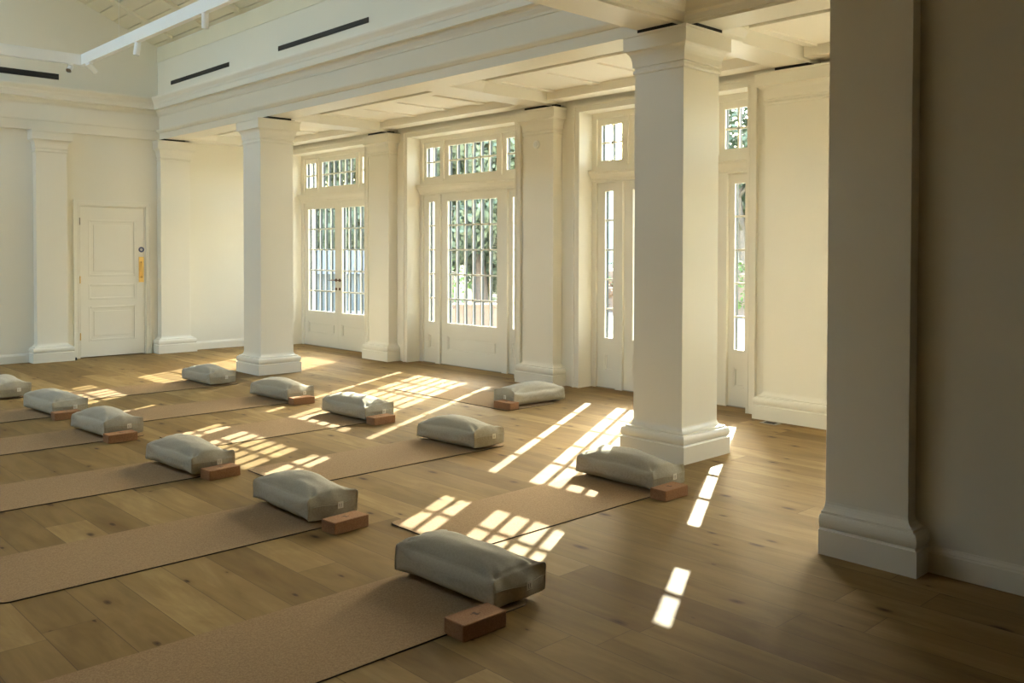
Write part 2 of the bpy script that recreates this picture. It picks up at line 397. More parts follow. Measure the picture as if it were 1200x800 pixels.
# aisle ceiling: upper deck with a lower panel field per bay
bm = B(); bx(bm, 5.67, WO, YN, YB, 3.5, 3.62); struct('ceiling', bm, M_ceil, 'white ceiling deck above the aisle', 'ceiling')
bays = [(1.2, YC[0]-.165), (YC[0]+.165, YC[1]-.165), (YC[1]+.165, YC[2]-.165), (YC[2]+.165, 12.95)]
for a, b in bays:
    bm = B()
    # groove deck beside the colonnade, boards field lower, border by the window wall
    bx(bm, 5.67, 6.12, a, b, 3.30, 3.5)
    n = 4; x0, x1 = 6.12, 7.285; ya, yb = a+.06, b-.06
    bx(bm, 6.12, 7.285, a, b, 3.235, 3.5)
    # frame ribs (lower) leaving recessed panels
    zl = 3.218
    bx(bm, x0, x0+.14, ya, yb, zl, 3.24); bx(bm, x1-.22, x1, a, b, ZS+.03, 3.24)
    for i in range(n+1):
        y = ya+(yb-ya)*i/n; bx(bm, x0+.14, x1-.22, max(ya, y-.06), min(yb, y+.06), zl, 3.24)
    struct('ceiling_coffer', bm, M_ceil, 'coffered ceiling bay of shallow square panels above the aisle', 'ceiling')
    # crown around recess
    bm = B(); pr = [(0, ZS+.002), (.012, ZS+.002), (.02, ZS+.03), (.055, ZS+.075), (.06, ZS+.09), (0, ZS+.09)]
    sweep(bm, pr, [(6.12, a), (5.67, a), (5.67, b), (6.12, b)][::-1])
    struct('trim_coffer', bm, M_trim, 'crown moulding inside the aisle coffer', 'moulding')
# ceiling of the viewer's low zone: deck + crown against the beams
bm = B(); bx(bm, XL, 5.35, YN, 3.88, 3.42, 3.6); struct('ceiling_low', bm, M_ceil, 'lower flat ceiling on the near side of the cross beam', 'ceiling')
bm = B(); pr = [(0, ZS+.02), (.02, ZS+.02), (.03, ZS+.06), (.055, ZS+.075), (.06, ZS+.10), (.14, ZS+.20), (.155, ZS+.23), (.16, ZS+.305), (0, ZS+.305)]
sweep(bm, pr, [(5.35, 2.2), (5.35, 3.88), (XL, 3.88)]); struct('trim_crown', bm, M_trim, 'stepped crown moulding between near beam and low ceiling', 'moulding')

# ------------------------------------------------------------------ columns and pilasters
def colprof(x0, x1, y0, y1, sides, ztop=3.09):
    """rect of the SHAFT; sides = which faces project (-x,+x,-y,+y)"""
    def r(o, z):
        return (x0-o*sides[0], x1+o*sides[1], y0-o*sides[2], y1+o*sides[3], z)
    base = [(.070, 0), (.070, .122), (.060, .124), (.056, .130)]
    base += [(.052+.016*math.sin(t), .163-.033*math.cos(t)) for t in [PI*i/8 for i in range(9)]]
    base += [(.042, .198), (.042, .209)] + [(.042-.042*math.sin(t), .252-.043*math.cos(t)) for t in [PI/2*i/5 for i in range(6)]]
    cap = [(0, ztop-.285), (.010, ztop-.28), (.012, ztop-.27), (.010, ztop-.26), (0, ztop-.255), (0, ztop-.235), (.012, ztop-.232), (.013, ztop-.217)]
    cap += [(.013+.045*(1-math.cos(t)), ztop-.217+.095*math.sin(t)) for t in [PI/2*i/5 for i in range(1, 6)]]
    cap += [(.062, ztop-.118), (.062, ztop-.02), (.070, ztop-.018), (.070, ztop)]
    return [r(*q) for q in base], [r(0, .251), r(0, ztop-.284)], [r(*q) for q in cap]
def column(name, x0, x1, y0, y1, sides, label, cat, group=None, gap=None):
    cx, cy = (x0+x1)/2, (y0+y1)/2
    root = empty(name, (cx, cy, 0)); tag(root, label, cat, group)
    b, s, c = colprof(x0-cx, x1-cx, y0-cy, y1-cy, sides)
    for nm, rr in (('base', b), ('shaft', s), ('capital', c)):
        bm = B(); rings(bm, rr); obj(nm, bm, M_trim, root, bevel=.0025 if nm == 'shaft' else 0)
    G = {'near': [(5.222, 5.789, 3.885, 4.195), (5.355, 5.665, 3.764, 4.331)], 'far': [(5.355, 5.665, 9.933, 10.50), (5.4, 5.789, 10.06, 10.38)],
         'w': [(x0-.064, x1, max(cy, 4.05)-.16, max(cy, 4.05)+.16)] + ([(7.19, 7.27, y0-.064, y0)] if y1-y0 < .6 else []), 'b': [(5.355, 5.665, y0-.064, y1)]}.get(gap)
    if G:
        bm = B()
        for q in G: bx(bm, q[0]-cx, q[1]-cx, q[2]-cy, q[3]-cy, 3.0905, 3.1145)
        obj('painted_gap_shade', bm, M_dark, root)  # black slab stands in for the shade between capital and beam
    return root
S4 = (1, 1, 1, 1)
column('column', 5.286, 5.725, 9.997, 10.436, S4, 'square white free-standing column in the distance, left of the double garden doors', 'column', 'free-standing columns', gap='far')
column('column', 5.286, 5.725, 3.828, 4.267, S4, 'square white free-standing column in the middle right, beside a bolster with sun on its end', 'column', 'free-standing columns', gap='near')
WS = (1, 0, 1, 1)
for (a, b, lab) in ((.80, 1.27, 'white pilaster on the window wall hidden behind the near wall'),
                    (3.60, 4.34, 'wide white pilaster on the window wall right of the free middle column'),
                    (6.97, 7.44, 'white pilaster carrying the small round sounder between two glazed doors'),
                    (10.07, 10.54, 'white pilaster between double garden doors and single glazed door')):
    if a < 1: continue
    column('pilaster', 7.218, WX-.001, a, b, WS, lab, 'pilaster', 'pilasters on the window wall', gap='w')
BS = (1, 1, 1, 0)
column('pilaster', 3.662, 4.045, 13.06, YB-.001, BS, 'white pilaster on the end wall left of the panelled door', 'pilaster', 'pilasters on the end wall')
column('pilaster', 5.327, 5.765, 13.06, YB-.001, BS, 'white pilaster on the end wall right of the panelled door', 'pilaster', 'pilasters on the end wall', gap='b')
column('pilaster', 4.251, 4.334, 1.786, 2.199, (1, 0, 1, 0), 'tall shaded pilaster closest to the viewer at the right', 'pilaster')
# its end face (towards the aisle)
# ------------------------------------------------------------------ baseboards
def baseboard(name, pts, label):
    bm = B(); sweep(bm, [(0, 0), (.022, 0), (.022, .095), (.016, .10), (.016, .106), (.006, .118), (.004, .125), (0, .125)], pts)
    return struct(name, bm, M_trim, label, 'baseboard')
baseboard('baseboard_near', [(4.335, YN), (4.335, 1.715)], 'moulded baseboard of the shaded wall at the right edge')
baseboard('baseboard_left', [(3.59, YB), (XL, YB)], 'baseboard on the end wall left of its first pilaster')
baseboard('baseboard_back', [(WX-.03, YB), (5.837, YB)], 'baseboard on the end wall behind the distant free column')
# ------------------------------------------------------------------ glazed door sets
def panes(bm, y0, y1, z0, z1, nc, nr, x=0., bar=.020):
    """glazing bars, room side and outside"""
    for dx0, dx1 in ((-.014, -.003),):
        for i in range(1, nc): 
            y = y0+(y1-y0)*i/nc; bx(bm, x+dx0, x+dx1, y-bar/2, y+bar/2, z0, z1)
        for j in range(1, nr):
            z = z0+(z1-z0)*j/nr; bx(bm, x+dx0, x+dx1, y0, y1, z-bar/2, z+bar/2)
def spacer(bm, y0, y1, z0, z1, nc, nr, x=0., bar=.018):
    for i in range(0, nc+1):
        y = y0+(y1-y0)*i/nc; w = bar/2
        bx(bm, x+.001, x+.034, y-w, y+w, z0, z1)
    for j in range(1, nr):
        z = z0+(z1-z0)*j/nr; bx(bm, x+.001, x+.012, y0, y1, z-bar/2, z+bar/2)
def sash(name, parent, Y0, Y1, Z0, Z1, y0, y1, z0, z1, nc, nr, panel=None, kick=True, hx=(-.035, .045)):
    """outer rect Y/Z, glass rect y/z. returns object with children glass + bars"""
    bm = B()
    bx(bm, hx[0], hx[1], Y0, y0, Z0, Z1); bx(bm, hx[0], hx[1], y1, Y1, Z0, Z1)
    bx(bm, hx[0], hx[1], y0, y1, z1, Z1)
    if panel:
        pz0, pz1 = panel
        bx(bm, hx[0], hx[1], y0, y1, Z0, pz0); bx(bm, hx[0], hx[1], y0, y1, pz1, z0)
        bx(bm, hx[0]+.022, hx[1]-.01, y0, y1, pz0, pz1)
    else: bx(bm, hx[0], hx[1], y0, y1, Z0, z0)
    # glazing bead
    for (a, b, c, d) in ((y0, y0+.006, z0, z1), (y1-.006, y1, z0, z1), (y0, y1, z1-.006, z1), (y0, y1, z0, z0+.006)):
        bx(bm, -.026, -.004, a, b, c, d)
    o = obj(name, bm, M_trim, parent)
    if panel:
        bm = B(); rings(bm, [])if False else None
        w = .018; zz0, zz1 = pz0, pz1
        for (ya, yb, za, zb) in ((y0, y0+w, zz0, zz1), (y1-w, y1, zz0, zz1), (y0+w, y1-w, zz0, zz0+w), (y0+w, y1-w, zz1-w, zz1)):
            bx(bm, hx[0]+.006, hx[0]+.0219, ya, yb, za, zb)
        q = .05
        if y1-y0 > .25:
            bx(bm, hx[0]+.008, hx[0]+.0219, y0+q, y1-q, zz0+q*.7, zz1-q*.7)
        obj('panel_moulding', bm, M_trim, o)
    bm = B(); panes(bm, y0, y1, z0, z1, nc, nr); obj('glazing_bars', bm, M_trim, o)
    bm = B(); spacer(bm, y0, y1, z0, z1, nc, nr); obj('glass_spacer', bm, M_spacer, o)
    bm = B(); bx(bm, -.002, 0, y0, y1, z0, z1); obj('glass', bm, M_glass, o)
    return o
GZ0, GZ1, TZ0, TZ1 = .545, 2.163, 2.49, 2.889
def lever(parent, y, z, s):
    bm = B(); cyl(bm, (-.035, y, z), (-.046, y, z), .024); cyl(bm, (-.046, y, z), (-.085, y, z), .009)
    tube(bm, [(-.085, y, z), (-.09, y+s*.02, z), (-.09, y+s*.12, z-.004)], .0085)
    obj('lever_handle', bm, M_bronze, parent, smooth=True)
    bm = B(); cyl(bm, (-.035, y, z-.135), (-.044, y, z-.135), .022); obj('keyhole_plate', bm, M_bronze, parent, smooth=True)
def opening(idx, c, french, label):
    root = empty('door_%d' % idx, (GX, c, 0)); tag(root, label, 'door', None, 'structure')
    # frame: jambs, head, transom with moulded ledge, mullions
    bm = B()
    f0, f1 = -.055, .06
    for s in (-1, 1): bx(bm, f0, f1, s*HW, s*(.985 if not french else .975), 0, HZ)
    e = .985 if not french else .975
    bx(bm, f0, f1, -e, e, 2.955, HZ)
    bx(bm, f0, f1, -e, e, 2.25, 2.425)
    if not french:
        for s in (-1, 1):
            bx(bm, f0-.01, f1, s*.6035, s*.70, 0, 2.25); bx(bm, f0, f1, s*.545, s*.585, 2.425, 2.955)
    else:
        for s in (-1, 1): bx(bm, f0, f1, s*.545, s*.585, 2.425, 2.955)
    if french: bx(bm, .046, .056, -.02, .02, 0, 2.25)
    obj('door_frame', bm, M_trim, root)
    bm = B(); bx(bm, -.05, .06, -e, e, 0, .006); obj('threshold', bm, M_steel, root)
    bm = B(); sweep(bm, [(-.0, 2.27), (.012, 2.275), (.02, 2.30), (.055, 2.345), (.06, 2.365), (.072, 2.368), (.072, 2.392), (0, 2.40)], [(f0, -HW), (f0, HW)])
    obj('transom_ledge', bm, M_trim, root)
    # transom lights
    e2 = e
    for (a, b, g0, g1, nc) in ((-e2, -.585, -.94, -.645, 2), (-.545, .545, -.47, .47, 6), (.585, e2, .645, .94, 2)):
        sash('transom_light', root, a, b, 2.425, 2.955, g0, g1, TZ0, TZ1, nc, 2, hx=(-.03, .04))
    bm = B(); 
    for (a, b) in ((-e2, -.585), (-.545, .545), (.585, e2)): bx(bm, -.045, -.03, a, b, 2.425, 2.447)
    obj('sill_bead', bm, M_trim, root)
    if french:
        l = sash('door_leaf', root, .0015, .9745, .006, 2.2495, .09, .875, GZ0, GZ1, 5, 5, (.19, .38))
        lever(l, .05, 1.05, 1)
        r = sash('door_leaf', root, -.9745, -.0015, .006, 2.2495, -.875, -.10, GZ0, GZ1, 5, 5, (.19, .38))
        lever(r, -.05, 1.05, -1)
    else:
        sash('door_leaf', root, -.603, .603, .006, 2.2495, -.486, .486, GZ0, GZ1, 6, 5, (.19, .38))
        for s in (-1, 1):
            a, b = sorted((s*.702, s*.983)); g0, g1 = sorted((s*.76, s*.885))
            sash('sidelight', root, a, b, 0, 2.248, g0, g1, GZ0, GZ1, 1, 5, (.19, .38), hx=(-.03, .04))
    # reveal lining + casing
    bm = B()
    for s in (-1, 1): bx(bm, WX-.03-GX, f0, s*HW, s*(HW-.012), 0, HZ-.012)
    bx(bm, WX-.03-GX, f0, -HW, HW, HZ-.012, HZ)
    obj('reveal_lining', bm, M_trim, root)
    bm = B()
    w = WX-GX; H2 = ZS-.012
    for s in (-1, 1):
        bx(bm, w-.022, w-.0005, s*HW, s*(HW+.085), 0, H2); bx(bm, w-.034, w-.022, s*(HW+.06), s*(HW+.085), 0, H2)
        bx(bm, w-.028, w-.022, s*HW, s*(HW+.012), 0, HZ)
    bx(bm, w-.022, w-.0005, -HW, HW, HZ, H2); bx(bm, w-.034, w-.022, -HW-.06, HW+.06, H2-.025, H2); bx(bm, w-.028, w-.022, -HW, HW, HZ, HZ+.012)
    obj('architrave', bm, M_trim, root)
    return root
opening(2, OPEN[3], True, 'white double garden doors with narrow panes and bronze lever handles')
opening(3, OPEN[2], False, 'single glazed garden door with sidelights, showing trees, between two pilasters')
opening(4, OPEN[1], False, 'glazed door and sidelights mostly hidden behind the middle free column')
opening(5, OPEN[0], False, 'unseen glazed garden door added for light beyond the near wall')  # hidden door added for its daylight in the aisle

# ------------------------------------------------------------------ panelled door in the end wall
def panel_door():
    r = tag(empty('door_1', ((DX0+DX1)/2, YB, 0)), 'white three-panel door with brass pull plate in the end wall', 'door', None, 'structure')
    w = (DX1-DX0)/2
    bm = B(); 
    for s in (-1, 1): bx(bm, s*w, s*(w-.016), 0.0, .25, 0, DZ)
    bx(bm, -w+.016, w-.016, 0.0, .25, DZ-.016, DZ)
    obj('door_frame', bm, M_trim, r)
    # leaf with recessed panels: build as stiles/rails + thinner panels
    L = w-.019; y0, y1 = .004, .048
    X0, X1 = -.33, .325
    P = [(1.135, 1.925), (.81, 1.025), (.228, .715)]
    bm = B()
    bx(bm, -L, X0, y0, y1, .012, DZ-.019); bx(bm, X1, L, y0, y1, .012, DZ-.019)
    zs = [.012, .228, .715, .81, 1.025, 1.135, 1.925, DZ-.019]
    for i in range(0, 8, 2): bx(bm, X0, X1, y0, y1, zs[i], zs[i+1])
    for a, b in P: bx(bm, X0, X1, y0+.012, y1, a, b)
    leaf = obj('door_leaf', bm, M_trim, r)
    bm = B()
    for a, b in P:
        q = .028
        for (xa, xb, za, zb) in ((X0, X0+q, a, b), (X1-q, X1, a, b), (X0+q, X1-q, a, a+q), (X0+q, X1-q, b-q, b)):
            bx(bm, xa, xb, y0+.0005, y0+.0119, za, zb)
        if b-a > .3: bx(bm, X0+.07, X1-.07, y0+.005, y0+.0119, a+.07, b-.07)
    obj('panel_moulding', bm, M_trim, leaf, bevel=.003)
    # hinges
    for z in (.30, 1.09, 1.90):
        bm = B(); cyl(bm, (-L-.002, -.004, z-.05), (-L-.002, -.004, z+.05), .007); obj('hinge', bm, M_steel if z > 1.5 else M_brass, leaf, smooth=False)
    # brass pull handle on plate
    px = .405-.006
    bm = B(); bx(bm, px-.036, px+.036, -.001, .003, 1.04, 1.405); obj('pull_plate', bm, M_brass, leaf, bevel=.001)
    bm = B(); tube(bm, [(px, .0, 1.33), (px, -.035, 1.33), (px, -.045, 1.30), (px, -.045, 1.14), (px, -.035, 1.11), (px, .0, 1.11)], .009)
    obj('pull_handle', bm, M_brass, leaf, smooth=True)
    bm = B(); cyl(bm, (px+.002, .003, 1.51), (px+.002, -.001, 1.51), .040, seg=28); s = obj('door_sign', bm, M_blue, leaf)
    bm = B()
    for k, (ww, zz) in enumerate(((.030, 1.523), (.040, 1.511), (.030, 1.499))): bx(bm, px+.002-ww/2, px+.002+ww/2, -.0016, -.001, zz-.003, zz+.003)
    obj('sign_text', bm, M_signw, s)
    # architrave
    bm = B()
    sweep(bm, [(0, -.03), (0, -.0005), (.075, -.0005), (.075, -.03)], [(0, 0), (1, 0)]) if False else None
    for s_ in (-1, 1):
        bx(bm, s_*w, s_*(w+.072), -.018, -.0005, 0, DZ+.072); bx(bm, s_*(w+.05), s_*(w+.072), -.028, -.018, 0, DZ+.072)
        bx(bm, s_*w, s_*(w+.012), -.023, -.018, 0, DZ+.012)
    bx(bm, -w, w, -.018, -.0005, DZ, DZ+.072); bx(bm, -w-.05, w+.05, -.028, -.018, DZ+.05, DZ+.072); bx(bm, -w, w, -.023, -.018, DZ, DZ+.012)
    obj('architrave', bm, M_trim, r)
    bm = B(); bx(bm, -w, w, .15, .25, 0, DZ); obj('dark_passage', bm, M_dark, r)
panel_door()

# ------------------------------------------------------------------ slot vents
def slot(name, p0, p1, z0, z1, nrm, label):
    """black linear slot with thin frame: p0,p1 in plan, nrm = inward normal"""
    p0 = Vector(p0); p1 = Vector(p1); n = Vector(nrm)
    root = empty(name, ((p0.x+p1.x)/2, (p0.y+p1.y)/2, z0)); tag(root, label, 'vent', 'black linear slot vents')
    c = Vector(((p0.x+p1.x)/2, (p0.y+p1.y)/2))
    def q(a, b, d0, d1, za, zb, bm):
        pa = a+n*d0-c; pb = b+n*d1-c; bx(bm, pa.x, pb.x, pa.y, pb.y, za-z0, zb-z0)
    t = (p1-p0).normalized()
    bm = B(); q(p0, p1, 0.001, .006, z0, z1, bm); obj('slot', bm, M_slot, root)
    bm = B()
    zm = (z0+z1)/2
    q(p0, p1, .006, .009, zm-.004, zm+.004, bm)
    obj('blade', bm, M_slot, root)
X5 = 5.344
slot('slot_vent', (X5, 10.92), (X5, 12.72), 3.852, 3.908, (-1, 0), 'black slot vent above the cornice, shorter looking one nearest the far corner')
slot('slot_vent', (X5, 7.80), (X5, 9.66), 3.845, 3.902, (-1, 0), 'longest black slot vent above the cornice, over the distant free column')
slot('slot_vent', (2.15, YB), (3.995, YB), 3.812, 3.89, (0, -1), 'black slot vent on the end wall at the left edge, below the spotlights')

# ------------------------------------------------------------------ suspended lighting frame and spotlights
TX, TY, TZ0_, TZ1_ = 3.895, 12.0, 3.82, 3.955
fr = empty('lighting_frame', (TX, TY, TZ0_)); tag(fr, 'white suspended lighting frame turning a corner under the pitched ceiling', 'lighting frame')
bm = B()
bx(bm, 0, .06, 4.6-TY, .06, 0, TZ1_-TZ0_); bx(bm, -4.6, 0, 0, .06, 0, TZ1_-TZ0_)
bx(bm, -4.66, -4.6, 4.6-TY, .06, 0, TZ1_-TZ0_); bx(bm, -4.6, 0, 4.6-TY, 4.66-TY, 0, TZ1_-TZ0_)
obj('channel', bm, M_white, fr, bevel=.002)
for (x, y) in ((.03, -1.2), (.03, -4.2), (-4.63, -1.2), (-4.63, -4.2), (.03, -7.0), (-4.63, -7.0)):
    zt = ZRG - abs(TX+x-XR)*SL - TZ0_
    bm = B(); cyl(bm, (x, y, .13), (x, y, zt), .0025, seg=6); obj('suspension_wire', bm, M_white, fr)
def spot(loc, aim, label):
    r = empty('spotlight', loc); tag(r, label, 'spotlight', 'white track spotlights under the lighting frame')
    bm = B(); cyl(bm, (0, 0, 0), (0, 0, -.012), .03); cyl(bm, (0, 0, -.012), (0, 0, -.045), .008); obj('mount', bm, M_white, r)
    d = Vector(aim).normalized(); p = Vector((0, 0, -.05))
    bm = B(); a = p - d*.055; b = p + d*.095
    cyl(bm, a, b, .034, seg=24, caps=False)
    cyl(bm, b, b-d*.012, .030, .030, seg=24, caps=False)
    cyl(bm, a, a+d*.001, .034, .034, seg=24)
    h = obj('lamp_head', bm, M_white, r, smooth=False)
    bm = B(); cyl(bm, b-d*.012, b-d*.014, .0335, seg=24); obj('lens', bm, M_steel, h)
    return r
spot((TX+.03, 10.25, TZ0_), (-.12, .06, -1), 'white cylinder spotlight hanging straight down, nearer of the left pair on the long arm')
spot((TX+.03, 8.53, TZ0_), (.10, .25, -1), 'white cylinder spotlight second along the long arm, at the top of the view')
spot((TX-.12, 12.03, TZ0_-.001), (-.45, -.75, -.5), 'small spotlight at the frame corner pointing toward the viewer')
spot((TX+.03, 11.75, TZ0_), (.75, .35, -.55), 'small spotlight at the frame corner tilted to the right')

# ------------------------------------------------------------------ small fixtures
r = tag(empty('sounder', (7.217, 7.225, 2.70)), 'small round white sounder high on the pilaster between two glazed doors', 'alarm sounder')
bm = B(); cyl(bm, (0, 0, 0), (-.022, 0, 0), .046, .044, seg=28); obj('housing', bm, M_white, r)
bm = B(); cyl(bm, (-.022, 0, 0), (-.03, 0, 0), .028, .024, seg=24); obj('grille', bm, M_signw, r)
r = tag(empty('door_stop', (4.13, 13.03, 0)), 'small dark floor door stop left of the panelled door', 'door stop')
bm = B(); cyl(bm, (0, 0, 0), (0, 0, .035), .022, .02); obj('buffer', bm, M_dark, r)
bm = B(); cyl(bm, (0, 0, .035), (0, 0, .04), .012); obj('cap', bm, M_steel, r)
r = tag(empty('floor_socket', (7.06, 4.17, 0)), 'flat dark metal floor socket at the foot of the wide pilaster', 'floor socket')
bm = B(); bx(bm, -.05, .05, -.08, .08, 0, .004); obj('cover_plate', bm, M_steel, r, bevel=.001)
bm = B(); bx(bm, -.03, .03, -.05, .05, .004, .006); obj('flap', bm, M_dark, r)

# ------------------------------------------------------------------ yoga mats
def mat_mesh(bm, lx, ly, z0, z1, rad=.05, ins=0):
    pts = []
    for cx, cy, a0 in ((lx/2-rad, ly/2-rad, 0), (-lx/2+rad, ly/2-rad, 90), (-lx/2+rad, -ly/2+rad, 180), (lx/2-rad, -ly/2+rad, 270)):
        for k in range(7):
            a = math.radians(a0+15*k); pts.append((cx+(rad-ins)*math.cos(a), cy+(rad-ins)*math.sin(a)))
    lo = [bm.verts.new((x, y, z0)) for x, y in pts]; hi = [bm.verts.new((x, y, z1)) for x, y in pts]
    bm.faces.new(lo[::-1]); bm.faces.new(hi)
    for i in range(len(pts)):
        j = (i+1) % len(pts); bm.faces.new((lo[i], lo[j], hi[j], hi[i]))
def make_mat():
    root = empty('yoga_mat', (0, 0, 0)); root['category'] = 'yoga mat'; root['group'] = 'cork yoga mats laid in two rows'
    bm = B(); mat_mesh(bm, 1.83, .655, .0005, .0045); obj('rubber_base', bm, M_rubber, root)
    bm = B(); mat_mesh(bm, 1.83, .655, .0045, .006, ins=.001); obj('cork_top', bm, M_mat, root)
    return root
# ------------------------------------------------------------------ bolsters
def bolster_mesh(seed, L=.635, W=.30, H=.135, crown=.066, skew=0.):
    rnd = random.Random(seed); bm = bmesh.new()
    nx, ny, nz = 28, 52, 16
    o1, o2 = rnd.uniform(0, 50), rnd.uniform(0, 50)
    def f(u, v, w):   # u across, v along, w up; all -1..1
        U, V, Wd = u, v, w
        e = abs(v)**8                       # 1 at the ends, 0 along the body
        n = (2.7 if w > 0 else 4.2)*(1-e)+12*e
        m = max(abs(u), abs(w))
        if m > 1e-6:
            k = m/((abs(u)**n+abs(w)**n)**(1/n)); u, w = u*k, w*k
        cu = math.cos(U*PI/2); cv = math.cos(V*PI/2)
        ear = (abs(U)**6)*(abs(V)**10)
        x = W/2*u*(1+.075*(1-V*V)+.035*ear)
        bul = (1-U*U)*(1-Wd*Wd*.7)
        y = L/2*V*(1+.055*bul+.02*ear)
        # end faces lean inward above the seam
        if Wd > .1: y -= math.copysign(1, V)*(abs(V)**9)*(Wd-.1)**1.3*.030*(1-.75*abs(U)**4)
        along = max(0., math.cos((V-skew*.45)*PI/2*.90))
        peak = max(0, 1-abs(U)**2.6*.92)**.8*along**.6
        top = H + crown*peak + .006*ear
        z = top*(w+1)/2 + .020*(1-w)/2*(1-max(0, cu)**.35*max(0, cv)**.35)
        p = Vector((x, y, z))
        n = noise.noise(Vector((x*6+o1, y*4+o2, z*5)))*.014 + noise.noise(Vector((x*20+o2, y*9+o1, z*18)))*.005
        # creases running in from the end corners
        d1 = 1-abs(V)
        c = math.exp(-(d1/.28)**2)*math.exp(-((abs(U)-.80+.9*d1)/.13)**2)*(d1 > .02)
        n -= .013*c*max(0, min(1, Wd+.4))
        d = Vector((U*.6 if abs(U) > .75 else 0, V*.6 if abs(V) > .85 else 0, max(Wd, -.1)))
        q = p + d*n
        if q.z < 0: q.z = 0
        return q
    vs = {}
    def vert(i, j, k):
        key = (i, j, k)
        if key not in vs: vs[key] = bm.verts.new(f(-1+2*i/nx, -1+2*j/ny, -1+2*k/nz))
        return vs[key]
    for i in range(nx):
        for j in range(ny):
            bm.faces.new([vert(*q) for q in ((i, j, nz), (i+1, j, nz), (i+1, j+1, nz), (i, j+1, nz))])
            bm.faces.new([vert(*q) for q in ((i, j, 0), (i, j+1, 0), (i+1, j+1, 0), (i+1, j, 0))])
    for i in range(nx):
        for k in range(nz):
            bm.faces.new([vert(*q) for q in ((i, 0, k), (i+1, 0, k), (i+1, 0, k+1), (i, 0, k+1))])
            bm.faces.new([vert(*q) for q in ((i, ny, k), (i, ny, k+1), (i+1, ny, k+1), (i+1, ny, k))])
    for j in range(ny):
        for k in range(nz):
            bm.faces.new([vert(*q) for q in ((0, j, k), (0, j, k+1), (0, j+1, k+1), (0, j+1, k))])
            bm.faces.new([vert(*q) for q in ((nx, j, k), (nx, j+1, k), (nx, j+1, k+1), (nx, j, k+1))])
    me_f = f
    return bm, me_f
def make_bolster(seed, skew):
    root = empty('bolster', (0, 0, 0)); root['category'] = 'bolster'; root['group'] = 'linen bolsters on the mats'
    bm, f = bolster_mesh(seed, skew=skew)
    body = obj('cushion', bm, M_linen, root, smooth=True)
    # seam piping on both ends (zip side) at 60 % height
    for v in (-1, 1):
        bm = B(); pts = [f(-1+2*i/28, v, .10+.06*math.sin(i*.3)) for i in range(29)]
        tube(bm, pts, .0026, 6); obj('end_seam', bm, M_linen, root, smooth=True)
        for u in (-1, 1):
            bm = B(); tube(bm, [f(u, v, -.94+1.88*i/12) for i in range(13)], .0028, 6); obj('corner_piping', bm, M_linen, root, smooth=True)
    bm = B(); c = f(.25, -1, -.02); 
    bx(bm, c.x-.017, c.x+.017, c.y-.0060, c.y-.0045, c.z-.018, c.z+.018); lab = obj('label', bm, M_label, root)
    bm = B()
    for dx in (-.008, .004): 
        bx(bm, c.x+dx-.0015, c.x+dx+.0015, c.y-.0066, c.y-.0060, c.z-.008, c.z+.009)
    bx(bm, c.x-.009, c.x+.009, c.y-.0066, c.y-.0060, c.z-.0125, c.z-.011)
    obj('label_print', bm, M_ink, lab)
    return root
def make_block():
    root = empty('yoga_block', (0, 0, 0)); root['category'] = 'yoga block'; root['group'] = 'cork yoga blocks beside the bolsters'
    bm = B(); bx(bm, -.113, .113, -.06, .06, 0, .066); b = obj('cork_body', bm, M_block, root, bevel=.005)
    bm = B()
    # stamped mark: stem with two side strokes
    bx(bm, -.006, .006, -.016, .016, .0658, .0664)
    bx(bm, -.020, -.006, .004, .009, .0658, .0664); bx(bm, .006, .020, -.009, -.004, .0658, .0664)
    obj('stamp', bm, M_stamp, root)
    return root
mats = [make_mat()]; bols = [make_bolster(s, k) for s, k in ((1, .35), (2, .1), (3, -.1), (4, .2))]; blk = make_block()
used = set()
def place(src, loc, rz, label, key):
    o = src if key not in used else copy_tree(src)
    used.add(key); o.location = loc; o.rotation_euler = (0, 0, math.radians(rz)); o['label'] = label
    return o
ZM = .006
